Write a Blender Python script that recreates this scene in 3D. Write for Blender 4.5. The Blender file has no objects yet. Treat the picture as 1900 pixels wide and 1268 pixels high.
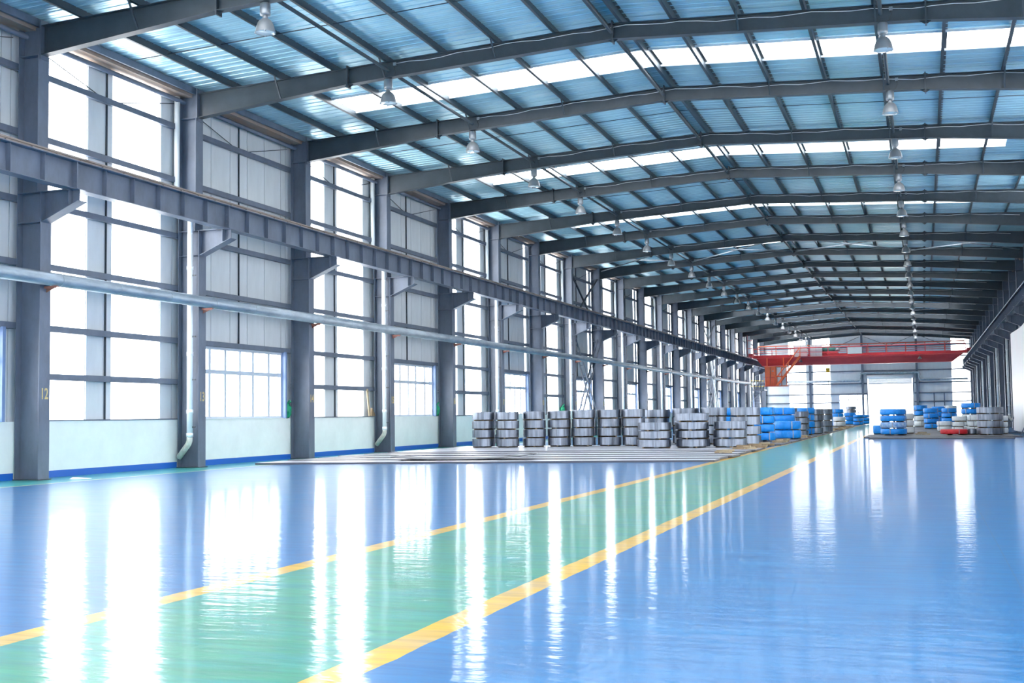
import bpy, math, random
from mathutils import Vector, Matrix
random.seed(7)
S = bpy.context.scene
COL = S.collection
# ------------------------------------------------------------------ camera, sky, exposure
FPX, YAW, PITCH, ROLL, EYE = 2245.8, .3265, .0608, -.0133, 1.25
fw = Vector((-math.sin(YAW)*math.cos(PITCH), math.cos(YAW)*math.cos(PITCH), math.sin(PITCH)))
rt = Vector((math.cos(YAW), math.sin(YAW), 0)); up = rt.cross(fw)
rt, up = rt*math.cos(ROLL)+up*math.sin(ROLL), -rt*math.sin(ROLL)+up*math.cos(ROLL)
cd = bpy.data.cameras.new('camera'); cam = bpy.data.objects.new('camera', cd); COL.objects.link(cam)
cam.matrix_world = Matrix(((rt.x, up.x, -fw.x, 0), (rt.y, up.y, -fw.y, 0), (rt.z, up.z, -fw.z, EYE), (0, 0, 0, 1)))
cd.sensor_width = 36; cd.lens = FPX/1900*36; cd.clip_end = 2000; cd.clip_start = .05
S.camera = cam
W = bpy.data.worlds.new('sky'); S.world = W; W.use_nodes = True
bg = W.node_tree.nodes['Background']
bg.inputs[0].default_value = (.985, .99, 1, 1); bg.inputs[1].default_value = 7.0
S.view_settings.view_transform = 'Standard'; S.view_settings.look = 'None'
S.view_settings.exposure = .74; S.view_settings.gamma = 1; S.view_settings.use_curve_mapping = False
S.cycles.max_bounces = 10; S.cycles.diffuse_bounces = 6; S.cycles.glossy_bounces = 4
S.cycles.transparent_max_bounces = 16; S.cycles.sample_clamp_indirect = 6
S.cycles.caustics_reflective = False; S.cycles.caustics_refractive = False

# ------------------------------------------------------------------ materials
MAT = {}
def mat(name, col, rough=.5, metal=0., noise=0., nscale=(3, 3, 3), bump=0., bscale=(20, 20, 20), coat=0., col2=None, crough=.05, spec=.5):
    m = bpy.data.materials.new(name); m.use_nodes = True; MAT[name] = m
    nt = m.node_tree; b = nt.nodes['Principled BSDF']; L = nt.links.new
    b.inputs['Base Color'].default_value = (*col, 1); b.inputs['Roughness'].default_value = rough
    b.inputs['Metallic'].default_value = metal; b.inputs['Coat Weight'].default_value = coat
    b.inputs['Coat Roughness'].default_value = crough; b.inputs['Specular IOR Level'].default_value = spec
    tc = nt.nodes.new('ShaderNodeTexCoord')
    if noise or col2:
        mp = nt.nodes.new('ShaderNodeMapping'); mp.inputs['Scale'].default_value = nscale
        n = nt.nodes.new('ShaderNodeTexNoise'); n.inputs['Scale'].default_value = 1; n.inputs['Detail'].default_value = 6; n.inputs['Roughness'].default_value = .65
        r = nt.nodes.new('ShaderNodeValToRGB'); r.color_ramp.elements[0].position = .3; r.color_ramp.elements[1].position = .72
        c2 = col2 or tuple(min(1, c*(1+noise)) for c in col); c1 = col if col2 else tuple(c*(1-noise) for c in col)
        r.color_ramp.elements[0].color = (*c1, 1); r.color_ramp.elements[1].color = (*c2, 1)
        L(tc.outputs['Object'], mp.inputs[0]); L(mp.outputs[0], n.inputs['Vector']); L(n.outputs['Fac'], r.inputs[0]); L(r.outputs[0], b.inputs['Base Color'])
    if bump:
        mp = nt.nodes.new('ShaderNodeMapping'); mp.inputs['Scale'].default_value = bscale
        n = nt.nodes.new('ShaderNodeTexNoise'); n.inputs['Scale'].default_value = 1; n.inputs['Detail'].default_value = 4
        bp = nt.nodes.new('ShaderNodeBump'); bp.inputs['Strength'].default_value = bump; bp.inputs['Distance'].default_value = .02
        L(tc.outputs['Object'], mp.inputs[0]); L(mp.outputs[0], n.inputs['Vector']); L(n.outputs['Fac'], bp.inputs['Height']); L(bp.outputs[0], b.inputs['Normal'])
    return m
mat('paint', (.125, .15, .20), .42, 0, .22, (2, 2, 1))
mat('paint_dark_shaded', (.042, .055, .067), .45, 0, .2, (2, .4, 2))  # same paint as the columns, roof shade put into the colour; also dark fittings
mat('roof', (.50, .78, .88), .27, .35, .12, (.5, .25, 1))
mat('panel', (.62, .65, .67), .5, 0, .08, (2, 2, .5))
mat('plinth', (.78, .82, .80), .7, 0, .05, (1.5, 1.5, 1.5))
mat('skirting', (.012, .12, .5), .4)
mat('galv', (.30, .345, .385), .42, .6, .3, (5, 1.2, 5))
mat('pvc', (.80, .84, .86), .35, 0, .04)
mat('pvc_dirty', (.72, .74, .68), .5, 0, 0, (6, 6, 6), col2=(.42, .40, .33))
mat('rust', (.36, .33, .31), .8, 0, 0, (3, .8, 3), col2=(.34, .22, .15))
mat('rail', (.30, .25, .22), .5, .3, .3, (6, 1, 6))
mat('bracket_red', (.30, .12, .09), .6, 0, .2)
mat('window_white', (.50, .56, .64), .4)
mat('window_blue', (.16, .24, .42), .4, 0, .1)
mat('lamp_metal', (.30, .32, .34), .35, .6, .1)
mat('lamp_shade', (.27, .275, .28), .3, .3, .08)
mat('lamp_glass', (.55, .66, .70), .12, 0, 0, coat=1)
mat('cable_white', (.75, .77, .8), .5)
mat('cable_dark', (.04, .045, .05), .5)
mat('crane_red', (.60, .075, .09), .45, 0, .15, (.5, 2, 2))
mat('crane_orange', (.85, .17, .06), .45, 0, .1)
mat('crane_grey', (.62, .66, .66), .45, 0, .06)
mat('motor_green', (.08, .30, .26), .4)
mat('cab_glass', (.62, .72, .78), .08, 0, 0, coat=1)
mat('plate', (.62, .62, .66), .34, .6, .15, (.5, 3, 3), bump=.1, bscale=(.6, 3, 3))
mat('plate_dark', (.14, .14, .15), .5, .5, .3, (1, 3, 3))
mat('wood', (.42, .33, .21), .75, 0, .3, (6, 6, 6))
mat('wood_dark', (.28, .2, .12), .8, 0, .3, (6, 6, 6))
mat('wrap_blue', (.008, .29, .92), .36, 0, .18, (5, 5, 5), bump=.9, bscale=(14, 14, 9))
mat('wrap_pale', (.10, .32, .78), .4, 0, 0, (9, 9, 7), bump=.9, bscale=(14, 14, 9), col2=(.55, .72, .90))
mat('wrap_white', (.78, .82, .84), .45, 0, .06, (5, 5, 5), bump=.5, bscale=(22, 22, 5))
mat('wrap_red', (.72, .025, .035), .4, 0, .2, (5, 5, 5), bump=.9, bscale=(14, 14, 9))
mat('strap', (.34, .36, .40), .4, .6)
mat('strap_dark', (.10, .10, .12), .5, .3)
mat('bag_green', (.01, .30, .14), .45, 0, .3, (9, 9, 9))
mat('number_paint', (.62, .47, .20), .6, 0, .25, (30, 30, 30))
mat('paper', (.9, .9, .9), .7)
mat('board', (.80, .85, .85), .4, 0, 0, (.35, .35, .35), col2=(.84, .78, .78))
mat('valve_yellow', (.85, .62, .05), .5)
mat('concrete', (.75, .75, .73), .9, 0, .06, (.3, .3, .3))
mat('door_grey', (.60, .63, .66), .5, 0, .05)

# wound steel: fine strip edges around the coil, long soft bands along the turns
m = mat('coil_steel', (.40, .43, .48), .36, .95)
nt = m.node_tree; b = nt.nodes['Principled BSDF']; L = nt.links.new
tc = nt.nodes.new('ShaderNodeTexCoord')
mp = nt.nodes.new('ShaderNodeMapping'); mp.inputs['Scale'].default_value = (9, 9, .6)
n = nt.nodes.new('ShaderNodeTexNoise'); n.inputs['Scale'].default_value = 1; n.inputs['Detail'].default_value = 5
r = nt.nodes.new('ShaderNodeValToRGB'); r.color_ramp.elements[0].position = .35; r.color_ramp.elements[1].position = .65
r.color_ramp.elements[0].color = (.15, .17, .205, 1); r.color_ramp.elements[1].color = (.29, .32, .38, 1)
L(tc.outputs['Object'], mp.inputs[0]); L(mp.outputs[0], n.inputs['Vector']); L(n.outputs['Fac'], r.inputs[0]); L(r.outputs[0], b.inputs['Base Color'])
wv = nt.nodes.new('ShaderNodeTexWave'); wv.bands_direction = 'Z'; wv.inputs['Scale'].default_value = 7; wv.inputs['Distortion'].default_value = .2
bp = nt.nodes.new('ShaderNodeBump'); bp.inputs['Strength'].default_value = .15; bp.inputs['Distance'].default_value = .006
ad = nt.nodes.new('ShaderNodeMath'); ad.operation = 'ADD'
L(tc.outputs['Object'], wv.inputs['Vector']); L(wv.outputs['Fac'], ad.inputs[0]); L(n.outputs['Fac'], ad.inputs[1]); L(ad.outputs[0], bp.inputs['Height']); L(bp.outputs[0], b.inputs['Normal'])

# ribbed roof sheet: shallow ribs across the hall
m = MAT['roof']; nt = m.node_tree; b = nt.nodes['Principled BSDF']; L = nt.links.new
tc = nt.nodes.new('ShaderNodeTexCoord')
wv = nt.nodes.new('ShaderNodeTexWave'); wv.bands_direction = 'Y'; wv.inputs['Scale'].default_value = 2.6
n = nt.nodes.new('ShaderNodeTexNoise'); n.inputs['Scale'].default_value = .9; n.inputs['Detail'].default_value = 2
ma = nt.nodes.new('ShaderNodeMath'); ma.operation = 'MULTIPLY_ADD'; ma.inputs[1].default_value = 4.
bp = nt.nodes.new('ShaderNodeBump'); bp.inputs['Strength'].default_value = .3; bp.inputs['Distance'].default_value = .012
L(tc.outputs['Object'], wv.inputs['Vector']); L(tc.outputs['Object'], n.inputs['Vector'])
L(n.outputs['Fac'], ma.inputs[0]); L(wv.outputs['Fac'], ma.inputs[2]); L(ma.outputs[0], bp.inputs['Height']); L(bp.outputs[0], b.inputs['Normal'])

def clear(name, trans, body):
    m = bpy.data.materials.new(name); m.use_nodes = True; MAT[name] = m
    nt = m.node_tree; nt.nodes.clear(); L = nt.links.new
    o = nt.nodes.new('ShaderNodeOutputMaterial'); t = nt.nodes.new('ShaderNodeBsdfTransparent'); t.inputs[0].default_value = (.97, .98, 1, 1)
    d = nt.nodes.new('ShaderNodeBsdfTranslucent') if body else nt.nodes.new('ShaderNodeBsdfGlossy')
    d.inputs[0].default_value = (.92, .95, .97, 1)
    if not body: d.inputs['Roughness'].default_value = .05
    mx = nt.nodes.new('ShaderNodeMixShader'); mx.inputs[0].default_value = 1-trans
    L(t.outputs[0], mx.inputs[1]); L(d.outputs[0], mx.inputs[2]); L(mx.outputs[0], o.inputs[0])
clear('daylight_sheet', .8, True)
clear('glass', .93, False)

# painted epoxy floor: colour fields of paint by position, brushed wear, clear glossy coat
m = mat('floor_paint', (.02, .2, .7), .3, coat=.56, crough=.08, spec=.2)
nt = m.node_tree; b = nt.nodes['Principled BSDF']; L = nt.links.new
tc = nt.nodes.new('ShaderNodeTexCoord'); sx = nt.nodes.new('ShaderNodeSeparateXYZ')
n0 = nt.nodes.new('ShaderNodeTexNoise'); n0.inputs['Scale'].default_value = 3
wob = nt.nodes.new('ShaderNodeMath'); wob.operation = 'MULTIPLY_ADD'; wob.inputs[1].default_value = .03
mr = nt.nodes.new('ShaderNodeMapRange'); mr.inputs['From Min'].default_value = -20; mr.inputs['From Max'].default_value = 8
L(tc.outputs['Object'], sx.inputs[0]); L(tc.outputs['Object'], n0.inputs['Vector']); L(n0.outputs['Fac'], wob.inputs[0]); L(sx.outputs['X'], wob.inputs[2]); L(wob.outputs[0], mr.inputs[0])
cr = nt.nodes.new('ShaderNodeValToRGB'); cr.color_ramp.interpolation = 'CONSTANT'
BLUE, GREEN, YEL = (.0, .142, .37, 1), (.03, .29, .17, 1), (.78, .44, .004, 1)
stops = [(-20, (.05, .42, .36, 1)), (-16.74, (.75, .68, .35, 1)), (-16.66, BLUE), (-5.16, YEL), (-4.98, GREEN), (-2.89, YEL), (-2.69, BLUE)]
els = cr.color_ramp.elements
while len(els) < len(stops): els.new(.5)
for e, (x, c) in zip(els, stops): e.position = (x+20)/28; e.color = c
L(mr.outputs[0], cr.inputs[0])
# wear: long brushed light scuffs and darker fresh patches
mp = nt.nodes.new('ShaderNodeMapping'); mp.inputs['Scale'].default_value = (.5, 1.4, 1); mp.inputs['Rotation'].default_value = (0, 0, .35)
n1 = nt.nodes.new('ShaderNodeTexNoise'); n1.inputs['Scale'].default_value = 1.6; n1.inputs['Detail'].default_value = 9; n1.inputs['Roughness'].default_value = .7
L(tc.outputs['Object'], mp.inputs[0]); L(mp.outputs[0], n1.inputs['Vector'])
r1 = nt.nodes.new('ShaderNodeValToRGB'); r1.color_ramp.elements[0].position = .45; r1.color_ramp.elements[1].position = .85
r1.color_ramp.elements[0].color = (0, 0, 0, 1); r1.color_ramp.elements[1].color = (.5, .5, .5, 1)
L(n1.outputs['Fac'], r1.inputs[0])
mx = nt.nodes.new('ShaderNodeMixRGB'); mx.inputs[2].default_value = (.05, .30, .60, 1)
L(r1.outputs[0], mx.inputs[0]); L(cr.outputs[0], mx.inputs[1])
mp3 = nt.nodes.new('ShaderNodeMapping'); mp3.inputs['Scale'].default_value = (1.2, 9, 1); mp3.inputs['Rotation'].default_value = (0, 0, .5)
n3 = nt.nodes.new('ShaderNodeTexNoise'); n3.inputs['Scale'].default_value = 1.3; n3.inputs['Detail'].default_value = 7; n3.inputs['Distortion'].default_value = .6
L(tc.outputs['Object'], mp3.inputs[0]); L(mp3.outputs[0], n3.inputs['Vector'])
r3 = nt.nodes.new('ShaderNodeValToRGB'); r3.color_ramp.elements[0].position = .34; r3.color_ramp.elements[1].position = .62
r3.color_ramp.elements[0].color = (.70, .74, .80, 1); r3.color_ramp.elements[1].color = (1.1, 1.08, 1.05, 1)
L(n3.outputs['Fac'], r3.inputs[0])
mul = nt.nodes.new('ShaderNodeMixRGB'); mul.blend_type = 'MULTIPLY'; mul.inputs[0].default_value = .7
L(mx.outputs[0], mul.inputs[1]); L(r3.outputs[0], mul.inputs[2]); mx = mul
# slab joints every 6 m
def joint(axis, period, off):
    a = nt.nodes.new('ShaderNodeMath'); a.operation = 'ADD'; a.inputs[1].default_value = 600-off
    md = nt.nodes.new('ShaderNodeMath'); md.operation = 'MODULO'; md.inputs[1].default_value = period
    lt = nt.nodes.new('ShaderNodeMath'); lt.operation = 'LESS_THAN'; lt.inputs[1].default_value = .012
    L(sx.outputs[axis], a.inputs[0]); L(a.outputs[0], md.inputs[0]); L(md.outputs[0], lt.inputs[0]); return lt
j1, j2 = joint('Y', 6, 9.95), joint('X', 6, .6)
jm = nt.nodes.new('ShaderNodeMath'); jm.operation = 'MAXIMUM'; L(j1.outputs[0], jm.inputs[0]); L(j2.outputs[0], jm.inputs[1])
jf = nt.nodes.new('ShaderNodeMath'); jf.operation = 'MULTIPLY'; jf.inputs[1].default_value = .35; L(jm.outputs[0], jf.inputs[0])
mx2 = nt.nodes.new('ShaderNodeMixRGB'); mx2.inputs[2].default_value = (.10, .12, .16, 1)
L(jf.outputs[0], mx2.inputs[0]); L(mx.outputs[0], mx2.inputs[1]); L(mx2.outputs[0], b.inputs['Base Color'])
mp2 = nt.nodes.new('ShaderNodeMapping'); mp2.inputs['Scale'].default_value = (1.6, 5.0, 1)
n2 = nt.nodes.new('ShaderNodeTexNoise'); n2.inputs['Scale'].default_value = 1.5; n2.inputs['Detail'].default_value = 5
bp = nt.nodes.new('ShaderNodeBump'); bp.inputs['Strength'].default_value = .2; bp.inputs['Distance'].default_value = .02
L(tc.outputs['Object'], mp2.inputs[0]); L(mp2.outputs[0], n2.inputs['Vector']); L(n2.outputs['Fac'], bp.inputs['Height'])
L(bp.outputs[0], b.inputs['Normal']); L(bp.outputs[0], b.inputs['Coat Normal'])
rr = nt.nodes.new('ShaderNodeMapRange'); rr.inputs['To Min'].default_value = .28; rr.inputs['To Max'].default_value = .46
L(n1.outputs['Fac'], rr.inputs[0]); L(rr.outputs[0], b.inputs['Roughness'])

# ------------------------------------------------------------------ mesh helpers
class MB:
    def __init__(s): s.v, s.f, s.sm = [], [], []
    def add(s, vs, fs, smooth=False):
        o = len(s.v); s.v += [tuple(v) for v in vs]; s.f += [tuple(i+o for i in f) for f in fs]; s.sm += [smooth]*len(fs); return s
    def box(s, x0, x1, y0, y1, z0, z1):
        return s.add([(x, y, z) for z in (z0, z1) for x, y in ((x0, y0), (x1, y0), (x1, y1), (x0, y1))],
                     [(3, 2, 1, 0), (4, 5, 6, 7), (0, 1, 5, 4), (1, 2, 6, 5), (2, 3, 7, 6), (3, 0, 4, 7)])
    def prism(s, pts, axis, a0, a1):
        n = len(pts)
        def P(p, a): return {'x': (a, p[0], p[1]), 'y': (p[0], a, p[1]), 'z': (p[0], p[1], a)}[axis]
        vs = [P(p, a0) for p in pts]+[P(p, a1) for p in pts]
        fs = [tuple(range(n)), tuple(reversed(range(n, 2*n)))]+[(i, i+n, (i+1) % n+n, (i+1) % n) for i in range(n)]
        return s.add(vs, fs)
    def bar(s, p0, p1, w, h, upv=(0, 0, 1)):
        p0, p1 = Vector(p0), Vector(p1); d = (p1-p0).normalized(); u = Vector(upv)
        sd = d.cross(u)
        if sd.length < 1e-4: sd = d.cross(Vector((1, 0, 0)))
        sd.normalize(); u = sd.cross(d); a, c = sd*w/2, u*h/2
        vs = [p+k for p in (p0, p1) for k in (-a-c, a-c, a+c, -a+c)]
        return s.add(vs, [(0, 1, 2, 3), (7, 6, 5, 4), (0, 4, 5, 1), (1, 5, 6, 2), (2, 6, 7, 3), (3, 7, 4, 0)])
    def tube(s, pts, r, n=10, cap=True):
        pts = [Vector(p) for p in pts]; rs = r if isinstance(r, (list, tuple)) else [r]*len(pts)
        base = len(s.v); ref = None
        for i, p in enumerate(pts):
            d = ((pts[i+1]-p).normalized() if i < len(pts)-1 else Vector((0, 0, 0)))+((p-pts[i-1]).normalized() if i else Vector((0, 0, 0)))
            d.normalize()
            if ref is None: ref = Vector((0, 0, 1)) if abs(d.z) < .9 else Vector((1, 0, 0))
            a = d.cross(ref); a.normalize(); ref = a.cross(d)
            s.v += [tuple(p+(a*math.cos(t)+ref*math.sin(t))*rs[i]) for t in [2*math.pi*k/n for k in range(n)]]
        for i in range(len(pts)-1):
            for k in range(n):
                s.f.append((base+i*n+k, base+i*n+(k+1) % n, base+(i+1)*n+(k+1) % n, base+(i+1)*n+k)); s.sm.append(True)
        if cap:
            e = base+(len(pts)-1)*n
            s.f += [tuple(base+k for k in reversed(range(n))), tuple(e+k for k in range(n))]; s.sm += [False, False]
        return s
    def lathe(s, prof, n=24, c=(0, 0, 0), smooth=True, jit=0., rnd=None):
        base = len(s.v)
        for (r, z) in prof:
            for k in range(n):
                t = 2*math.pi*k/n; q = r
                if jit and rnd and r > .01: q = r*(1+rnd.uniform(-jit, jit))
                s.v.append((c[0]+q*math.cos(t), c[1]+q*math.sin(t), c[2]+z+(rnd.uniform(-jit, jit)*.35 if jit and rnd else 0)))
        for i in range(len(prof)-1):
            for k in range(n):
                s.f.append((base+i*n+k, base+i*n+(k+1) % n, base+(i+1)*n+(k+1) % n, base+(i+1)*n+k)); s.sm.append(smooth)
        return s
    def mesh(s, name, mt):
        me = bpy.data.meshes.new(name); me.from_pydata(s.v, [], s.f); me.polygons.foreach_set('use_smooth', s.sm)
        me.materials.append(MAT[mt] if isinstance(mt, str) else mt); me.update(); return me
    def build(s, name, mt, parent=None, **kw): return link(name, s.mesh(name, mt), parent, **kw)
def link(name, me, parent=None, loc=(0, 0, 0), rz=0., kind=None):
    o = bpy.data.objects.new(name, me); COL.objects.link(o); o.location = loc; o.rotation_euler = (0, 0, rz)
    if parent: o.parent = parent
    if kind: o['kind'] = kind
    return o
def empty(name, loc=(0, 0, 0), rz=0.): return link(name, None, None, loc, rz)
def tag(o, label, cat, group=None):
    o['label'] = label; o['category'] = cat
    if group: o['group'] = group
    return o
def copy_tree(o, parent=None):
    c = o.copy(); COL.objects.link(c); c.parent = parent
    for ch in KIDS.get(o.name, []): KIDS.setdefault(c.name, []).append(copy_tree(ch, c))
    return c
KIDS = {}
def index_kids(o):
    KIDS[o.name] = [c for c in bpy.data.objects if c.parent == o]
    for c in KIDS[o.name]: index_kids(c)
ORD = ['first', 'second', 'third', 'fourth', 'fifth', 'sixth', 'seventh', 'eighth', 'ninth', 'tenth', 'eleventh', 'twelfth', 'thirteenth', 'fourteenth',
       'fifteenth', 'sixteenth', 'seventeenth', 'eighteenth', 'nineteenth', 'twentieth', 'twenty-first', 'twenty-second', 'twenty-third', 'twenty-fourth', 'twenty-fifth']

# ------------------------------------------------------------------ layout constants (metres)
Y0, D = 21.36, 6.0
def YF(i): return Y0+D*i
IA, IB = -4, 21                       # first and last frame line of the shell
YA, YB = YF(IA), YF(IB)
XM = -6.315                           # hall axis between the column rows
def SX(s, d): return XM+s*d           # s = -1 left row, +1 right row
DC, DU, DO = 11.515, 11.615, 12.14    # inner flange lower / upper column, outer flange
DG, DP = 12.19, 12.31                 # girt centre, cladding
RX, RT, SL = -6.65, 10.43, .05        # ridge x, rafter top at the ridge, slope
def rtop(x): return RT-SL*abs(x-RX)
PUR = .20                             # purlin depth
GIRTS = [2.24, 3.32, 4.70, 6.08, 7.56, 8.98]
SILL = 1.25

# ------------------------------------------------------------------ floor, ground
fl = MB().box(SX(-1, 12.5), SX(1, 12.5), YA-.1, YB+.1, -.12, 0).build('floor', 'floor_paint', kind='structure')
MB().box(-260, 250, -200, 420, -.2, -.13).build('ground', 'concrete', kind='structure')

# ------------------------------------------------------------------ side walls
def zprofile(axis_w, hgt, lip, t):    # C section as thin boxes: returned as list of (u0,u1,z0,z1)
    return [(-axis_w/2, axis_w/2, hgt/2-t, hgt/2), (-axis_w/2, axis_w/2, -hgt/2, -hgt/2+t), (-axis_w/2, -axis_w/2+t, -hgt/2, hgt/2), (axis_w/2-t, axis_w/2, hgt/2-lip, hgt/2), (axis_w/2-t, axis_w/2, -hgt/2, -hgt/2+lip)]
wn = 0
for s, side in ((-1, 'left'), (1, 'right')):
    wall = empty('wall_'+side, (SX(s, DP), YA, 0)); wall['kind'] = 'structure'
    ox = SX(s, DP)
    def xs(d0, d1): a, c = SX(s, d0)-ox, SX(s, d1)-ox; return min(a, c), max(a, c)
    def part(name, mb, mt, i): return mb.build(name, mt, wall, loc=(0, YF(i)-YA, 0))
    me_cache = {}
    def panel(i, r0, r1, z0, z1, mt, name='wall_panel'):
        k = (round(r1-r0, 3), z0, z1, mt)
        if k not in me_cache:
            a, c = xs(DP-.025, DP+.025); w = r1-r0; g = .012
            if mt == 'daylight_sheet': a, c = xs(DP-.004, DP+.004); g = .003
            mb = MB().box(a, c, g, w-g, z0, z1)
            if mt == 'panel':                                         # tongue that closes the seam behind the next sheet
                p, q = xs(DP+.02, DP+.024); mb.box(p, q, w-g, w+g, z0, z1)
                p, q = xs(DP+.005, DP+.01); mb.box(p, q, -g, g, z0, z1)
            me_cache[k] = mb.mesh(name, mt)
        return link(name, me_cache[k], wall, loc=(0, YF(i)-YA+r0, 0))
    gp, gc = xs(DG-.06, DG+.06)
    girt_mb = MB()
    for u0, u1, z0, z1 in zprofile(.11, .14, .035, .006):
        a, c = sorted((SX(s, DG+u0)-ox, SX(s, DG+u1)-ox)); girt_mb.box(a, c, .0, 6.0, z0, z1)
    girt = girt_mb.mesh('girt', 'paint')
    a, c = xs(DO+.03, DO+.27)
    low = MB().box(a, c, .01, 5.99, 0, SILL).mesh('low_wall', 'plinth')
    sk = MB(); p, q = xs(DO+.015, DO+.032); sk.box(p, q, .18, 5.82, 0, .15)
    cop = MB(); p, q = xs(DO+.01, DO+.29); cop.box(p, q, .16, 5.84, SILL, SILL+.03)
    cop = cop.mesh('sill_angle', 'paint'); skm = sk.mesh('baseboard_'+side, 'skirting')
    base = empty('baseboard_'+side, (ox, YA, 0)); base['kind'] = 'structure'
    strut = MB(); p, q = xs(DP-.075, DP-.03); strut.box(p, q, -.012, .012, SILL, 9.8); strut = strut.mesh('sag_bar', 'paint_dark_shaded')
    rod = MB(); a_ = SX(s, DG)-ox
    rod.tube([(a_, .3, 9.6), (a_, 2.9, 8.98)], .012, 6).tube([(a_, 5.7, 9.6), (a_, 3.1, 8.98)], .012, 6); rod = rod.mesh('tie_rod', 'paint_dark_shaded')
    for i in range(IA, IB):
        link('low_wall', low, wall, loc=(0, YF(i)-YA, 0)); link('skirting', skm, base, loc=(0, YF(i)-YA, 0))
        link('sag_bar', strut, wall, loc=(0, YF(i)-YA+3.0, 0)); link('tie_rod', rod, wall, loc=(0, YF(i)-YA, 0))
        even = i % 2 == 0
        if s > 0 and i > 5:                                           # closed cladding beyond here; the unseen nearer openings are added for fill light
            for z in GIRTS: link('girt', girt, wall, loc=(0, YF(i)-YA, z))
            for r0 in range(6): panel(i, r0-.24, r0+.76, SILL, 9.95, 'panel')
            continue
        for z in GIRTS:
            if not even and z in (2.24,): continue
            link('girt', girt, wall, loc=(0, YF(i)-YA, z))
        if even:
            link('sill_angle', cop, wall, loc=(0, YF(i)-YA, 0))
            for r0, r1, mt in ((-.24, .33, 'panel'), (.33, 1.33, 'daylight_sheet'), (1.33, 2.33, 'daylight_sheet'), (2.33, 3.27, 'panel'), (3.27, 4.25, 'daylight_sheet'), (4.25, 5.24, 'daylight_sheet'), (5.24, 5.76, 'panel')):
                panel(i, r0, r1, SILL, 9.95, mt, 'wall_panel' if mt == 'panel' else 'daylight_panel')
        else:
            panel(i, -.24, .62, SILL, 9.95, 'panel')
            for r0 in (.62, 1.6, 2.58, 3.5, 4.48): panel(i, r0, r0+(.98 if r0 != 2.58 else .92), 3.30, 9.95, 'panel')
            if i >= 5:
                panel(i, 5.46, 5.76, SILL, 9.95, 'daylight_sheet', 'daylight_panel')
            else: panel(i, 5.46, 5.76, SILL, 9.95, 'panel')
            # window
            wn += 1
            w = empty('window_%d' % wn, (SX(s, DO+.10), YF(i), SILL)); w['kind'] = 'structure'
            fr = MB(); Wd0, Wd1, T = .62, 5.38, 2.0
            for z0, z1 in ((.0, .07), (1.25, 1.36), (T-.08, T)): fr.box(-.03, .03, Wd0, Wd1, z0, z1)
            for y in (Wd0, 3.0-.03, Wd1-.06): fr.box(-.032, .032, y-.015, y+.075, 0, T)
            fr.build('window_frame', 'window_white', w)
            for y in (1.45, 2.24, 3.72, 4.62):
                MB().box(-.022, .022, y-.055, y+.055, .06, T-.06).build('mullion', 'window_white', w)
            ed = [Wd0+.06, 1.425, 1.475, 2.215, 2.265, 2.97, 3.03, 3.695, 3.745, 4.595, 4.645, Wd1-.06]
            for k in range(0, 12, 2):
                for z0, z1 in ((.06, 1.28), (1.35, T-.06)):
                    MB().box(-.003, .003, ed[k], ed[k+1], z0, z1).build('pane', 'glass', w)
            p, q = sorted((s*-.16, s*.12)); MB().box(p, q, Wd1, Wd1+.09, .0, T+.02).build('jamb_post', 'window_blue', w)
            MB().box(p, q, Wd0-.09, Wd0, .0, T+.02).build('jamb_post', 'window_blue', w)
            MB().box(-.06, .08, .2, 5.8, T, T+.1).build('lintel', 'paint', w)
            MB().box(-.1, .1, Wd0-.09, Wd1+.09, -.0, .012).build('window_sill', 'plinth', w)
    # gutter and eave tube
    g = MB(); a, c = xs(11.83, 12.26); g.box(a, c, 0, YB-YA, 9.80, 9.83).box(a, a+.012, 0, YB-YA, 9.83, 9.98).box(c-.012, c, 0, YB-YA, 9.83, 9.98)
    g.build('gutter', 'rust', wall)
    MB().tube([(SX(s, 12.08)-ox, 0, 9.68), (SX(s, 12.08)-ox, YB-YA, 9.68)], .06, 10).build('eave_tube', 'paint', wall)
    e = MB(); a, c = xs(11.70, 11.76); e.box(a, c, 0, YB-YA, 9.86, 10.02); p, q = xs(11.70, 11.82); e.box(p, q, 0, YB-YA, 10.02, 10.03); e.build('eave_beam', 'paint', wall)

# ------------------------------------------------------------------ ceiling: roof sheets and daylight strips
ceil = empty('ceiling', (RX, YA, RT+PUR)); ceil['kind'] = 'structure'
EL, ER = SX(-1, 12.45), SX(1, 12.45)
def sheet(i, r0, r1, x0, x1, mt, name, cache={}):
    k = (round(r1-r0, 3), x0, x1, mt)
    if k not in cache:
        t = .05 if mt == 'roof' else .008; g = .006
        def z(x): return -SL*abs(x-RX)
        w = r1-r0; mb = MB()
        mb.add([(x-RX, y, z(x)+dz) for dz in (0, t) for x, y in ((x0, g), (x1, g), (x1, w-g), (x0, w-g))],
               [(3, 2, 1, 0), (4, 5, 6, 7), (0, 1, 5, 4), (1, 2, 6, 5), (2, 3, 7, 6), (3, 0, 4, 7)])
        if mt == 'roof':                                              # pressed ribs on the underside
            nr = int(w/.3)
            for q in range(nr):
                y = w*(q+.5)/nr
                mb.add([(x-RX, y+dy, z(x)-dz) for x in (x0, x1) for dy, dz in ((-.022, 0), (-.012, .012), (.012, .012), (.022, 0))],
                       [(0, 1, 5, 4), (1, 2, 6, 5), (2, 3, 7, 6)])
        cache[k] = mb.mesh(name, mt)
    return link(name, cache[k], ceil, loc=(0, YF(i)-YA+r0, 0))
SKY = [-3, -1, 1, 3, 5, 7, 9, 11, 13, 15, 17, 19]
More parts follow.
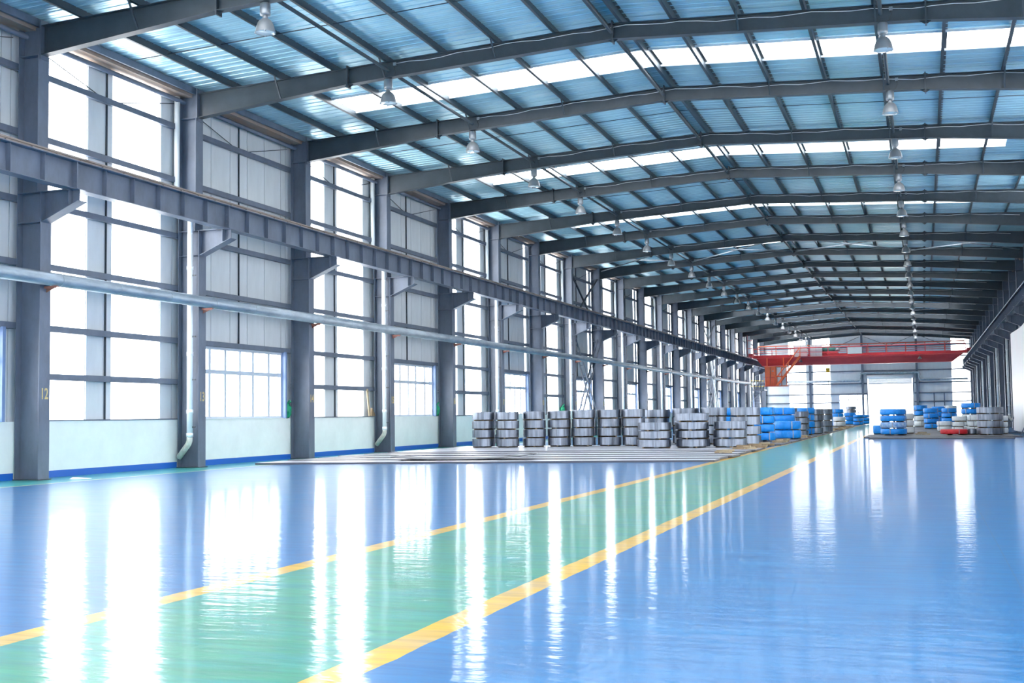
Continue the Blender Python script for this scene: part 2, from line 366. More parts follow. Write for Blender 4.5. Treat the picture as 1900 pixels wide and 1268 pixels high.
for i in range(IA, IB):
    if i in SKY and i >= 13: cuts = [0, 1.4, 2.8, 4.2, 5.5, 6.0]
    elif i in SKY: cuts = [0, 1.37, 2.75, 4.30 if i < 5 else 3.95, 5.15, 6.0]
    else: cuts = [0, 1.2, 2.4, 3.6, 4.8, 6.0]
    for k in range(5):
        r0, r1 = cuts[k], cuts[k+1]
        if i in SKY and k == (3 if i >= 13 else 2):
            sheet(i, r0, r1, EL, -15.6, 'roof', 'roof_panel'); sheet(i, r0, r1, 2.9, ER, 'roof', 'roof_panel')
            sheet(i, r0, r1, -15.6, RX, 'daylight_sheet', 'skylight'); sheet(i, r0, r1, RX, 2.9, 'daylight_sheet', 'skylight')
        else:
            sheet(i, r0, r1, EL, RX, 'roof', 'roof_panel'); sheet(i, r0, r1, RX, ER, 'roof', 'roof_panel')
# pale edge trims of the daylight strips
def trim_mesh(x0, x1):
    mb = MB()
    mb.bar((x0-RX, 0, -SL*abs(x0-RX)-.03), (x1-RX, 0, -SL*abs(x1-RX)-.03), .05, .05); return mb.mesh('skylight_curb', 'pvc')
t1, t2 = trim_mesh(-15.6, RX), trim_mesh(RX, 2.9)
for i in SKY:
    if i < 0: continue
    for r in ((2.74, 4.31) if i < 5 else (2.74, 3.96) if i < 13 else (4.19, 5.51)):
        for t in (t1, t2): link('skylight_curb', t, ceil, loc=(0, YF(i)-YA+r, 0))
rods = MB()
for sgn in (-1, 1):
    rods.tube([(0, 0, -.1), (sgn*11.2, 0, -.1-SL*11.2)], .012, 6)
rods = rods.mesh('sag_rod', 'paint_dark_shaded')
for i in range(-1, IB):
    if i not in SKY: link('sag_rod', rods, ceil, loc=(0, YF(i)-YA+3.1, 0))

# ------------------------------------------------------------------ end walls
def end_wall(name, Y, far):
    w = empty(name, (RX, Y, 0)); w['kind'] = 'structure'
    sg = 1 if far else -1
    xs_ = [EL+.1]
    cuts = [-17.7, -16.7, -15.1, -14.1, -13.1, -12.3, -11.3, -10.3, -9.35, -8.3, -7.2, -6.15, -5.0, -3.6, -2.3, -1.0, .2, 1.2, 2.2, 3.2, 4.2, 5.15]
    xs_ += cuts+[ER-.1]
    day = {(-15.1, -14.1), (-14.1, -13.1), (-12.3, -11.3), (-11.3, -10.3), (3.2, 4.2), (4.2, 5.15)}
    for x0, x1 in zip(xs_[:-1], xs_[1:]):
        z0 = 0.
        if -9.35 <= x0 < -6.2: z0 = 3.15
        if -6.2 < x0 < -1.05: z0 = 4.95
        if not far: z0 = 0 if (x0, x1) not in day else 1.2
        dl = (x0, x1) in day
        t = .008 if dl else .05; g = 0.
        ta, tb = rtop(x0)+PUR, rtop(x1)+PUR
        if z0 == 0 and dl: z0 = .0
        mb = MB().add([(x-RX, y, z) for y in (0, sg*t) for x, z in ((x0+g, z0), (x1-g, z0), (x1-g, tb), (x0+g, ta))],
                      [(0, 1, 2, 3), (7, 6, 5, 4), (0, 4, 5, 1), (1, 5, 6, 2), (2, 6, 7, 3), (3, 7, 4, 0)])
        mb.build('daylight_panel' if dl else 'wall_panel', 'daylight_sheet' if dl else 'panel', w)
    if far:
        for z in (2.2, 3.2, 4.4, 5.86, 7.4, 8.7):
            segs = [(EL+.2, ER-.2)]
            if z < 3.15: segs = [(EL+.2, -9.4), (-.95, ER-.2)]
            elif z < 5: segs = [(EL+.2, -6.2), (-.95, ER-.2)]
            for a, c in segs: MB().box(a-RX, c-RX, -.13, -.01, z-.07, z+.07).build('girt', 'paint', w)
        for (x0, x1) in ((-12.4, -6.9), (-6.4, -.8), (-.4, 5.0)):
            for a, c, za, zc in ((x0, (x0+x1)/2, 8.7, 9.9), (x1, (x0+x1)/2, 8.7, 9.9)):
                MB().tube([(a-RX, -.08, 9.9), (c-RX, -.08, 8.75)], .025, 6).build('tie_rod', 'paint_dark_shaded', w)
    return w
GW = end_wall('wall_back', YB+.25, True)
FWALL = end_wall('wall_front', YA-.1, False)  # unseen end behind the camera; its daylight strips are added for light
# end window
wn += 1
w = empty('window_%d' % wn, (-7.75, YB+.2, 0)); w['kind'] = 'structure'
f_ = MB()
for x in (-1.6, -.55, .5, 1.55): f_.box(x-.04, x+.04, -.04, .04, 0, 3.15)
for z in (1.0, 2.5, 3.1): f_.box(-1.6, 1.6, -.04, .04, z-.04, z+.04)
f_.build('window_frame', 'window_white', w)
for x0, x1 in ((-1.56, -.59), (-.51, .46), (.54, 1.51)):
    for z0, z1 in ((0, .96), (1.04, 2.46), (2.54, 3.06)): MB().box(x0, x1, -.004, .004, z0, z1).build('pane', 'glass', w)
# roller shutter door, rolled up
d = empty('door_1', (-3.57, YB+.1, 0)); d['kind'] = 'structure'
for k in range(6): MB().box(-2.42, 2.42, -.03-.008*(k % 2), .0, 4.35+.1*k, 4.345+.1*(k+1)).build('slat', 'door_grey', d)
MB().box(-2.5, 2.5, -.08, .04, 4.28, 4.35).build('bottom_rail', 'window_white', d)
for x in (-2.58, 2.52): MB().box(x-.06, x+.06, -.12, .06, 0, 5.35).build('guide_rail', 'paint', d)
MB().tube([(-2.6, -.25, 5.15), (2.6, -.25, 5.15)], .22, 14).build('roller_drum', 'door_grey', d)
MB().box(-2.65, 2.65, -.12, .05, 5.4, 5.5).build('lintel', 'paint', d)
# small side door
d = empty('door_2', (1.75, YB+.1, 0)); d['kind'] = 'structure'
for x in (-.55, .55): MB().box(x-.06, x+.06, -.06, .06, 0, 3.2).build('door_jamb', 'paint', d)
for z in (2.15, 3.2): MB().box(-.6, .6, -.06, .06, z-.06, z+.06).build('door_head', 'paint', d)
MB().box(-.49, .49, -.03, .03, .02, 2.09).build('door_leaf', 'door_grey', d)
MB().box(.36, .44, -.07, -.03, 1.0, 1.05).build('door_handle', 'cable_dark', d)

# ------------------------------------------------------------------ steel columns
def column_parts(s):
    P = []
    def X(d): return s*(d-DC)          # local x, origin at inner flange face
    def bx(mb, d0, d1, y0, y1, z0, z1): a, c = sorted((X(d0), X(d1))); mb.box(a, c, y0, y1, z0, z1); return mb
    P.append(('web', bx(bx(MB(), DC+.016, DO-.016, -.006, .006, .02, 6.2), DU+.016, DO-.016, -.006, .006, 6.2, 9.86), 'paint'))
    P.append(('inner_flange', bx(bx(MB(), DC, DC+.016, -.17, .17, .02, 6.2), DU, DU+.016, -.17, .17, 6.2, 9.2), 'paint'))
    P.append(('outer_flange', bx(MB(), DO-.016, DO, -.17, .17, .02, 9.95), 'paint'))
    P.append(('base_plate', bx(MB(), DC-.04, DO+.02, -.2, .2, 0, .02), 'paint_dark_shaded'))
    for z in (5.54, 6.19, 9.2): P.append(('stiffener', bx(MB(), (DC if z < 6.2 else DU)+.016, DO-.016, -.165, .165, z-.006, z+.006), 'paint'))
    # crane bracket
    w = MB().prism([(X(DC), 5.54), (X(DC-.87), 5.96), (X(DC-.87), 6.19), (X(DC), 6.19)], 'y', -.008, .008)
    P.append(('bracket_web', w, 'paint'))
    f = MB(); f.bar((X(DC-.0), 0, 5.54), (X(DC-.93), 0, 5.94), .30, .016); P.append(('bracket_flange', f, 'paint'))
    f = MB(); bx(f, DC-.93, DC, -.15, .15, 6.19, 6.205); P.append(('bracket_top', f, 'paint'))
    f = MB(); bx(f, DC-.69, DC-.675, -.14, .14, 5.88, 6.19); P.append(('bracket_rib', f, 'paint'))
    return P
def digits(txt, h):
    cu = bpy.data.curves.new('number', 'FONT'); cu.body = txt; cu.size = h/.72; cu.align_x = 'CENTER'; cu.extrude = .001; cu.offset = .006
    o = bpy.data.objects.new('number', cu); COL.objects.link(o)
    dg = bpy.context.evaluated_depsgraph_get(); me = bpy.data.meshes.new_from_object(o.evaluated_get(dg))
    bpy.data.objects.remove(o); bpy.data.curves.remove(cu)
    me.materials.clear(); me.materials.append(MAT['number_paint']); me.name = 'number'; return me
for s, side in ((-1, 'left'), (1, 'right')):
    meshes = [(n, mb.mesh(n, mt)) for n, mb, mt in column_parts(s)]
    for i in range(-1 if s < 0 else 6, IB+1):
        c = empty('steel_column', (SX(s, DC), YF(i), 0))
        if s < 0:
            lab = {-1: 'grey steel column of left row, nearest and cut by the left edge'}.get(i, 'grey steel column painted with the yellow number %d' % (12+i) if i <= 5 else 'grey steel column of left row, %s beyond the one numbered 12' % ORD[i-1])
        else: lab = 'dark steel column of right row, %s counting back from the far end wall' % ORD[IB-i]
        tag(c, lab, 'column', 'columns of the %s row' % side)
        for n, me in meshes: link(n, me, c)
        if s < 0 and 0 <= i <= 9:
            t = link('number', digits(str(12+i), .24), c, loc=(.002, 0, 1.73)); t.rotation_euler = (math.pi/2, 0, math.pi/2)
            t.scale = (.74, 1, 1); t['label'] = 'yellow stencilled number %d' % (12+i)
# wind posts of the end wall
for k, x in enumerate((-12.62, -6.65, -.6)):
    c = empty('wind_post', (x, YB-.02, 0)); zt = rtop(x)+.1
    tag(c, 'steel post against far end wall, ' + ('left of the two bright daylight strips' if 0 else ['left of the shutter door, between bright strips', 'standing right beside left edge of shutter door', 'standing right beside right edge of shutter door'][k]), 'column', 'posts of the end wall')
    MB().box(-.006, .006, -.13, .13, 0, zt).build('web', 'paint', c)
    for y in (-.14, .128): MB().box(-.12, .12, y, y+.012, 0, zt).build('flange', 'paint', c)
    MB().box(-.16, .16, -.18, .18, 0, .02).build('base_plate', 'paint_dark_shaded', c)

# ------------------------------------------------------------------ rafters
SPL, SPR = -13.55, .32
def rafter():
    r = empty('roof_rafter', (RX, YF(0), 0))
    xl, xr = SX(-1, DU), SX(1, DU)
    knots = [(xl, 9.22), (SPL, 9.67), (RX, 10.06), (SPR, 9.69), (xr, 9.22)]
    for k in range(4):
        (xa, za), (xb, zb) = knots[k], knots[k+1]
        ta, tb = rtop(xa), rtop(xb)
        a, b_ = xa-RX, xb-RX
        MB().prism([(a, za), (b_, zb), (b_, tb), (a, ta)], 'y', -.005, .005).build('web', 'paint_dark_shaded', r)
        MB().bar((a, 0, za), (b_, 0, zb), .21, .014).build('bottom_flange', 'paint_dark_shaded', r)
        MB().bar((a, 0, ta-.007), (b_, 0, tb-.007), .21, .014).build('top_flange', 'paint_dark_shaded', r)
    for x, z0 in ((SPL, 9.67), (SPR, 9.69), (RX, 10.06)):
        z1 = rtop(x); a = x-RX
        MB().box(a-.018, a+.018, -.11, .11, z0-.09, z1+.06).build('splice_plate', 'paint_dark_shaded', r)
        for sg in (-1, 1):
            MB().prism([(a, z0), (a+sg*.14, z0), (a, z0-.09)], 'y', -.006, .006).build('gusset', 'paint_dark_shaded', r)
            if x != RX: MB().prism([(a, z1), (a+sg*.14, z1), (a, z1+.06)], 'y', -.006, .006).build('gusset', 'paint_dark_shaded', r)
    for sg, xe in ((-1, xl), (1, xr)):                                # end plates at the columns
        a = xe-RX; MB().box(a-.016, a+.016, -.13, .13, 9.12, rtop(xe)+.12).build('end_plate', 'paint', r)
    for x in (-15.45, -12.51, -9.57, -3.71, -.73, 2.25):
        zb = 9.22+(x-xl)/(SPL-xl)*.45 if x < SPL else (9.67+(x-SPL)/(RX-SPL)*.39 if x < RX else (10.06-(x-RX)/(SPR-RX)*.37 if x < SPR else 9.69-(x-SPR)/(xr-SPR)*.47))
        for sg in (-1, 1):
            MB().bar((x-RX, sg*.42, rtop(x)+.03), (x-RX, sg*.09, zb+.02), .035, .035).build('flange_brace', 'paint_dark_shaded', r)
    # white conduit clipped along the web
    pts = []
    rg = random.Random(3)
    for k in range(40):
        x = -12.3+k*(16.6/39); pts.append((x-RX, -.022, rtop(x)-.075+.022*math.sin(k*1.9)-.02*math.sin(k*.7)))
    MB().tube(pts, .0085, 5).build('conduit', 'cable_white', r)
    for x in (-12.25, -.4): MB().box(x-RX-.04, x-RX+.04, -.06, -.006, rtop(x)-.13, rtop(x)-.05).build('junction_box', 'galv', r)
    return r
rf = rafter(); index_kids(rf)
for i in range(-1, IB+1):
    o = rf if i == -1 else copy_tree(rf)
    o.location.y = YF(i)
    tag(o, 'grey steel roof rafter spanning the hall, ' + ('nearest one, mostly above the picture' if i == -1 else '%s counting from the far end wall' % ORD[IB-i]), 'rafter', 'roof rafters')

# ------------------------------------------------------------------ purlins, ridge and tie tubes
def purlin(x, lab, zoff=0.):
    z = rtop(x)+PUR/2; mb = MB(); L_ = YF(IB)-YF(-2)
    sg = -1 if x < RX else 1
    mb.box(-.004, .004, 0, L_, -PUR/2, PUR/2).box(*sorted((0, sg*.07)), 0, L_, PUR/2-.006, PUR/2).box(*sorted((0, -sg*.07)), 0, L_, -PUR/2, -PUR/2+.006)
    mb.box(*sorted((-sg*.07, -sg*.064)), 0, L_, -PUR/2, -PUR/2+.03)
    o = mb.build('roof_purlin', 'paint_dark_shaded', loc=(x, YF(-2), z))
    tag(o, lab, 'purlin', 'roof purlins')
for k in range(7):
    purlin(-8.1-1.47*k, 'long dark roof purlin on the left slope, %s down from the ridge' % ORD[k])
    purlin(-5.2+1.49*k, 'long dark roof purlin on the right slope, %s down from the ridge' % ORD[k])
purlin(-6.88, 'ridge purlin just left of the ridge line'); purlin(-6.40, 'ridge purlin just right of the ridge line')
for x, z, lab in ((RX-.02, 10.22, 'dark tie tube running under the roof ridge'), (-12.45, 9.93, 'dark tie tube between rafters along the left row of lamps'), (-.62, 9.95, 'dark tie tube between rafters along the right row of lamps')):
    tag(MB().tube([(0, 0, 0), (0, YF(IB)-YF(-2), 0)], .045, 10).build('tie_tube', 'paint_dark_shaded', loc=(x, YF(-2), z)), lab, 'tube', 'roof tie tubes')

# roof cross bracing in two bays
for i, where in ((7, 'nearer braced bay'), (14, 'farther braced bay')):
    for k, (a, c) in enumerate(((-17.8, -12.45), (-12.45, RX), (RX, -.62), (-.62, 5.1))):
        e = empty('roof_brace', ((a+c)/2, YF(i)+3, 9.8)); hw = (c-a)/2
        za, zc = rtop(a)-.13, rtop(c)-.13
        tag(e, 'pale crossed angle braces under the roof, %s from the left in the %s' % (ORD[k], where), 'brace', 'roof bracing')
        MB().bar((-hw, -2.9, za-9.8), (hw, 2.9, zc-9.8), .055, .055).build('brace_bar', 'galv', e)
        MB().bar((-hw, 2.9, za-9.86), (hw, -2.9, zc-9.86), .055, .055).build('brace_bar', 'galv', e)
        MB().box(-.12, .12, -.12, .12, (za+zc)/2-9.8-.045, (za+zc)/2-9.8-.025).build('gusset', 'galv', e)
# wall cross bracing
for i, where in ((7, 'nearer braced bay of left wall'), (14, 'farther braced bay of left wall')):
    x = -18.15
    e = empty('wall_brace', (x, YF(i)+3, 0)); tag(e, 'crossed steel angle brace above the crane girder, ' + where, 'brace', 'wall bracing')
    MB().bar((0, -2.8, 9.2), (0, 2.8, 6.3), .08, .08).build('brace_bar', 'paint_dark_shaded', e); MB().bar((.09, 2.8, 9.2), (.09, -2.8, 6.3), .08, .08).build('brace_bar', 'paint_dark_shaded', e)
    e = empty('wall_brace', (x, YF(i)+3, 0)); tag(e, 'laddered double cross brace below the crane girder, ' + where, 'brace', 'wall bracing')
    for xo in (.04, .26):
        MB().bar((xo, -2.8, 5.6), (xo, 2.8, .1), .06, .09).build('brace_bar', 'paint', e); MB().bar((xo+.02, 2.8, 5.6), (xo+.02, -2.8, .1), .06, .09).build('brace_bar', 'paint', e)
    for k in range(1, 10):
        t = k/10; y = -2.8+5.6*t; z = 5.6-5.5*t
        MB().bar((.04, y, z), (.26, y, z), .03, .03).build('batten', 'paint', e)
        MB().bar((.05, -y, z), (.27, -y, z), .03, .03).build('batten', 'paint', e)

# ------------------------------------------------------------------ crane runways
for s, side in ((-1, 'left'), (1, 'right')):
    x = SX(s, DC-.68); ya = YF(-1)-1
    R = empty('crane_girder', (x, ya, 6.205)); L_ = YB-.3-ya
    tag(R, 'long grey crane runway girder on brackets along the %s columns' % side, 'girder', 'crane runway girders')
    H = .62
    MB().box(-.005, .005, 0, L_, .016, H-.018).build('web', 'paint', R)
    MB().box(-.14, .14, 0, L_, 0, .016).build('bottom_flange', 'paint', R)
    MB().box(-.16, .16, 0, L_, H-.018, H).build('top_flange', 'paint', R)
    rl = MB().prism([(-.05, H), (.05, H), (.05, H+.015), (.012, H+.03), (.012, H+.075), (.032, H+.085), (.032, H+.12), (-.032, H+.12), (-.032, H+.085), (-.012, H+.075), (-.012, H+.03), (-.05, H+.015)], 'y', 0, L_)
    rl.build('rail', 'rail', R)
    st = MB()
    for sg in (-1, 1): st.box(*sorted((sg*.006, sg*.12)), -.007, .007, .016, H-.018)
    st = st.mesh('stiffener', 'paint')
    jt = MB()
    for sg in (-1, 1):
        jt.box(*sorted((sg*.006, sg*.13)), -.02, .02, .016, H-.018)
        for q in range(3): jt.box(sg*.06-.018, sg*.06+.018, -.035, .035, .14+.11*q, .17+.11*q)
    jt = jt.mesh('joint_plate', 'paint')
    y = YF(-1)
    while y < YB-1:
        link('joint_plate', jt, R, loc=(0, y-ya, 0))
        for k in range(1, 6): link('stiffener', st, R, loc=(0, y-ya+k, 0))
        y += 6
    cl = MB()
    for sg in (-1, 1): cl.box(sg*.1-.03, sg*.1+.03, -.04, .04, H, H+.035)
    cl = cl.mesh('rail_clip', 'rail')
    for k in range(int(L_/.75)): link('rail_clip', cl, R, loc=(0, .4+.75*k, 0))
    if s > 0:
        for k, xo in enumerate((-.24, -.21, -.18)):
            MB().tube([(xo, 0, H-.12+.05*k), (xo, L_, H-.12+.05*k)], .016, 6).build('conductor_bar', 'galv', R)

# ------------------------------------------------------------------ pipe along the left columns
px, pz = -17.65, 4.30
P = empty('heating_pipe', (px, YF(-1)-1, pz)); tag(P, 'long lagged silver pipe carried on the left columns', 'pipe')
MB().tube([(0, 0, 0), (0, 132.7-YF(-1)+1, 0)], .145, 20).build('pipe_run', 'galv', P)
band = MB().tube([(0, -.01, 0), (0, .01, 0)], .149, 20).mesh('seam_band', 'galv')
for k in range(57): link('seam_band', band, P, loc=(0, 1.2+2*k, 0))
br = MB().box(-.18, .14, -.04, .04, -.165, -.147).box(-.18, .14, -.04, -.032, -.20, -.165).prism([(-.18, -.16), (-.18, -.28), (.10, -.16)], 'y', .03, .04).mesh('pipe_bracket', 'bracket_red')
for i in range(-1, 19): link('pipe_bracket', br, P, loc=(0, YF(i)-(YF(-1)-1), 0))

# ------------------------------------------------------------------ rain downpipes on every second column
def downpipe(s):
    R = empty('downpipe', (0, 0, 0))
    g = lambda d: s*(d-DC)
    MB().tube([(g(DO-.02), 0, 9.78), (g(DO-.02), 0, 6.95), (g(DC+.19), 0, 6.45), (g(DC+.19), 0, 6.1)], .075, 14).build('upper_pipe', 'pvc', R)
    MB().tube([(g(DC+.19), 0, 6.1), (g(DC+.19), 0, .78)], .078, 14).build('lower_pipe', 'pvc', R)
    MB().tube([(g(DC+.19), 0, .80), (g(DC+.195), 0, .70), (g(DC+.23), 0, .61), (g(DC+.52), 0, .26)], .078, 14).build('elbow', 'pvc_dirty', R)
    for z in (5.2, 2.95, 1.45, .85): MB().tube([(g(DC+.19), 0, z-.05), (g(DC+.19), 0, z+.05)], .088, 14).build('socket', 'pvc', R)
    for z in (5.0, 3.4, 2.28, 1.05): MB().box(*sorted((g(DC+.02), g(DC+.13))), -.012, .012, z-.02, z+.02).build('clamp', 'paint_dark_shaded', R)
    return R
for s, side, rng in ((-1, 'left', range(1, 21, 2)), (1, 'right', range(9, 21, 2))):
    dp = downpipe(s); index_kids(dp)
    for k, i in enumerate(rng):
        o = dp if k == 0 else copy_tree(dp)
        o.location = (SX(s, DC), YF(i)-.27, 0)
        lab = 'white rain downpipe of the %s columns, %s counting back from the far end' % (side, ORD[len(rng)-1-k])
        tag(o, lab, 'downpipe', 'downpipes of the %s columns' % side)

# ------------------------------------------------------------------ high bay lamps
def lamp():
    R = empty('high_bay_lamp', (0, 0, 0))         # origin at the rim
    MB().lathe([(.0, .62), (.08, .62), (.105, .60), (.11, .40), (.10, .36), (.0, .36)], 18).build('ballast_housing', 'lamp_metal', R)
    MB().lathe([(.05, .36), (.055, .31), (.06, .28)], 16).build('neck', 'lamp_metal', R)
    MB().lathe([(.05, .30), (.085, .285), (.125, .25), (.158, .20), (.18, .14), (.197, .07), (.205, .02), (.213, .0), (.205, .0), (.19, .06), (.17, .13), (.145, .19), (.11, .24), (.04, .28)], 24).build('reflector', 'lamp_shade', R)
    MB().lathe([(.20, .0), (.16, -.012), (.08, -.018), (.001, -.02)], 24).build('lens', 'lamp_glass', R)
    MB().tube([(0, 0, .62), (0, 0, .68)], .018, 8).build('hanger', 'paint_dark_shaded', R)
    MB().tube([(.04, 0, .62), (.14, 0, .66), (.20, -.0, .78), (.16, 0, .90)], .011, 6).build('cord', 'cable_dark', R)
    cl = MB()
    for k in range(4):
        t = k*math.pi/2+.5; cl.box(.2*math.cos(t)-.012, .2*math.cos(t)+.012, .2*math.sin(t)-.012, .2*math.sin(t)+.012, -.02, .02)
    cl.build('clip', 'lamp_metal', R)
    return R
lp = lamp(); index_kids(lp); first = True
for x, z, side, i0 in ((-12.45, 9.09, 'left', 0), (-.58, 9.13, 'right', 1)):
    for i in range(i0, IB):
        o = lp if first else copy_tree(lp); first = False
        o.location = (x, YF(i), z)
        tag(o, 'grey dome lamp of the %s row, %s' % (side, '%s counting back from the far end' % ORD[IB-1-i]), 'lamp', 'high bay lamps in the %s row' % side)

# ------------------------------------------------------------------ overhead travelling crane
CY = 130.0
C = empty('overhead_crane', (-6.4, CY, 6.9)); tag(C, 'red double girder travelling crane with orange driver cab at far end', 'crane')
def cp(name, mb, mt, par=None): return mb.build(name, mt, par or C)
x0, x1 = -10.75, 10.92
for yy, nm in ((0, 'front'), (2.4, 'rear')):
    zb = -.82 if yy == 0 else -.75
    pr_ = [(x0, .14), (x0+.4, .12), (x0+1.1, zb), (x1-1.6, zb), (x1-.4, .12), (x1, .14), (x1, .28), (x0, .28)]
    g = MB().prism(pr_, 'y', yy, yy+.45); go = cp('box_girder', g, 'crane_red')
    for k in range(15):
        MB().box(x0+1.4+k*1.3-.012, x0+1.4+k*1.3+.012, yy-.025, yy, zb+.02, .26).build('stiffener', 'crane_red', go)
    MB().box(x0, x1, yy-.05, yy+.5, .28, .31).build('top_plate', 'crane_red', go)
    MB().box(x0, x1, yy-.05, yy+.5, zb-.02 if 0 else .10, .13).build('side_rail', 'crane_red', go)
for xx in (x0, x1): cp('end_carriage', MB().box(xx-.2, xx+.2, -.7, 3.5, .14, .5), 'crane_red')
for xx in (x0, x1):
    for yy in (-.4, 3.2): cp('wheel', MB().tube([(xx-.06, yy, .21), (xx+.06, yy, .21)], .16, 14), 'cable_dark')
# walkway and railings
cp('walkway', MB().box(x0+.3, x1-.3, -.95, -.05, -.02, .02), 'crane_red')
for yy, za, mt, h_ in ((-.95, 0, 'crane_red', .95), (2.9, .3, 'crane_orange', 1.1)):
    n_ = 11
    rl = MB()
    for k in range(n_+1):
        xx = x0+.35+(x1-x0-.7)*k/n_
        cp('railing_post', MB().box(xx-.035, xx+.035, yy-.035, yy+.035, za, za+h_), mt)
    for q in (.5, 1.0):
        cp('railing_bar', MB().tube([(x0+.3, yy, za+h_*q), (x1-.3, yy, za+h_*q)], .03 if q < 1 else .06, 6), mt)
# trolley, cabinets
cp('trolley_frame', MB().box(-3.9, -1.9, .0, 2.9, .34, .5), 'crane_red')
cp('hoist_drum', MB().tube([(-3.6, 1.4, .85), (-2.2, 1.4, .85)], .32, 16), 'motor_green')
cp('hoist_motor', MB().tube([(-2.15, .8, .75), (-1.7, .8, .75)], .22, 12), 'lamp_metal')
cp('gearbox', MB().box(-3.95, -3.5, .7, 1.6, .5, 1.1), 'lamp_metal')
for xa, xb in ((-6.2, -4.9), (-4.6, -3.4)):
    q = cp('electrical_cabinet', MB().box(xa, xb, -.8, -.35, .03, 1.25), 'crane_grey')
    MB().box((xa+xb)/2-.008, (xa+xb)/2+.008, -.81, -.8, .1, 1.2).build('door_gap', 'paint_dark_shaded', q)
q = cp('electrical_cabinet', MB().box(-.9, .6, -.98, -.72, .2, 1.0), 'crane_grey')
# hook on ropes
for xo in (-.1, .1): cp('rope', MB().tube([(-3.0+xo, 1.4, .6), (-3.0+xo*.6, 1.4, -1.2)], .018, 6), 'cable_dark')
hb = cp('hook_block', MB().box(-3.2, -2.8, 1.25, 1.55, -1.6, -1.15), 'valve_yellow')
cp('chain', MB().tube([(-3.0, 1.4, -1.6), (-2.98, 1.4, -3.0)], .035, 6), 'cable_dark')
cp('grab', MB().tube([(-3.0, 1.4, -3.0), (-3.3, 1.4, -3.6), (-3.1, 1.4, -4.6), (-2.9, 1.4, -4.6), (-2.7, 1.4, -3.6), (-3.0, 1.4, -3.0)], .04, 6), 'strap')
# small floodlamps under the girder
for xx in (-5.6, 6.2): cp('flood_lamp', MB().lathe([(.02, -.18), (.06, -.25), (.22, -.5), (.2, -.5), (.05, -.28)], 12, (xx, -.6, 0)), 'lamp_shade')
# orange cab with stair
cab = cp('cab', MB().box(-9.15, -8.0, -2.0, -.2, -2.95, -1.0), 'crane_orange')
MB().box(-9.2, -6.85, -2.05, -.15, -3.02, -2.95).build('floor_plate', 'crane_orange', cab)
MB().box(-9.2, -6.9, -2.05, -.15, -1.0, -.93).build('roof_plate', 'crane_orange', cab)
MB().box(-8.6, -8.56, -2.02, -2.0, -2.9, -1.05).build('door_gap', 'bracket_red', cab)
MB().box(-8.0, -6.95, -1.95, -.25, -2.95, -2.05).build('front_glass', 'cab_glass', cab)
MB().box(-8.0, -6.95, -1.95, -.25, -1.95, -1.05).build('side_glass', 'cab_glass', cab)
fr = MB()
for xx in (-7.99, -7.45, -6.93): fr.box(xx-.04, xx+.04, -2.0, -1.93, -2.95, -1.0)
fr.box(-8.0, -6.9, -2.0, -1.93, -2.05, -1.95); fr.build('window_bars', 'crane_orange', cab)
MB().box(-8.42, -8.25, -2.03, -2.0, -1.5, -1.38).build('vent', 'lamp_metal', cab)
for k in range(5): MB().box(-9.2+.28*k-.012, -9.2+.28*k+.012, -2.6, -2.58, -2.98, -2.1).build('guard_bar', 'crane_red', cab)
MB().tube([(-9.2, -2.59, -2.1), (-8.05, -2.59, -2.1)], .02, 6).build('guard_rail', 'crane_red', cab)
MB().box(-9.2, -8.0, -2.62, -2.0, -3.02, -2.98).build('landing', 'crane_red', cab)
for xx in (-9.0, -7.3): cp('cab_hanger', MB().box(xx-.05, xx+.05, -1.2, -1.1, -.95, -.02), 'crane_orange')
sta, stb = Vector((-7.9, -2.3, -2.95)), Vector((-5.5, -2.3, .02))
for yo in (-.3, .3):
    cp('stair_stringer', MB().bar(sta+Vector((0, yo, 0)), stb+Vector((0, yo, 0)), .04, .18), 'crane_orange')
    cp('stair_handrail', MB().tube([sta+Vector((0, yo, .9)), stb+Vector((0, yo, .9))], .03, 6), 'crane_orange')
for k in range(10):
    p = sta.lerp(stb, (k+.5)/10); cp('stair_tread', MB().box(p.x-.12, p.x+.12, p.y-.3, p.y+.3, p.z-.015, p.z+.015), 'crane_orange')
for k in range(3):
    p = sta.lerp(stb, k/2.)
    for yo in (-.3, .3): cp('stair_post', MB().tube([p+Vector((0, yo, 0)), p+Vector((0, yo, .9))], .022, 6), 'crane_orange')
cp('stair_landing', MB().box(-5.6, -4.6, -2.7, -.9, -.03, .0), 'crane_red')
# ladder box beside the left rail
cp('access_cage', MB().box(-10.95, -10.9, -1.6, -1.55, .2, 2.4).box(-10.45, -10.4, -1.6, -1.55, .2, 1.9).box(-10.95, -10.4, -1.6, -1.55, .3, .36).box(-10.95, -10.4, -1.6, -1.55, 1.0, 1.06).box(-10.95, -10.4, -1.6, -1.55, 1.8, 1.86).box(-10.95, -10.4, -1.6, -.7, .14, .2), 'crane_red')

# ------------------------------------------------------------------ end wall pipe with door bypass
o = MB().tube([(-17.3, 0, 4.72), (-7.1, 0, 4.72), (-6.95, 0, 4.80), (-6.88, 0, 4.95), (-6.88, 0, 5.35), (-6.8, 0, 5.52), (-6.65, 0, 5.58), (-.55, 0, 5.58), (-.40, 0, 5.52), (-.32, 0, 5.35), (-.32, 0, 4.95), (-.25, 0, 4.80), (-.10, 0, 4.72), (4.9, 0, 4.72)], .13, 12).build('bypass_pipe', 'galv', loc=(0, YB-.35, 0))
tag(o, 'silver pipe on the far end wall looping up over the shutter door', 'pipe')

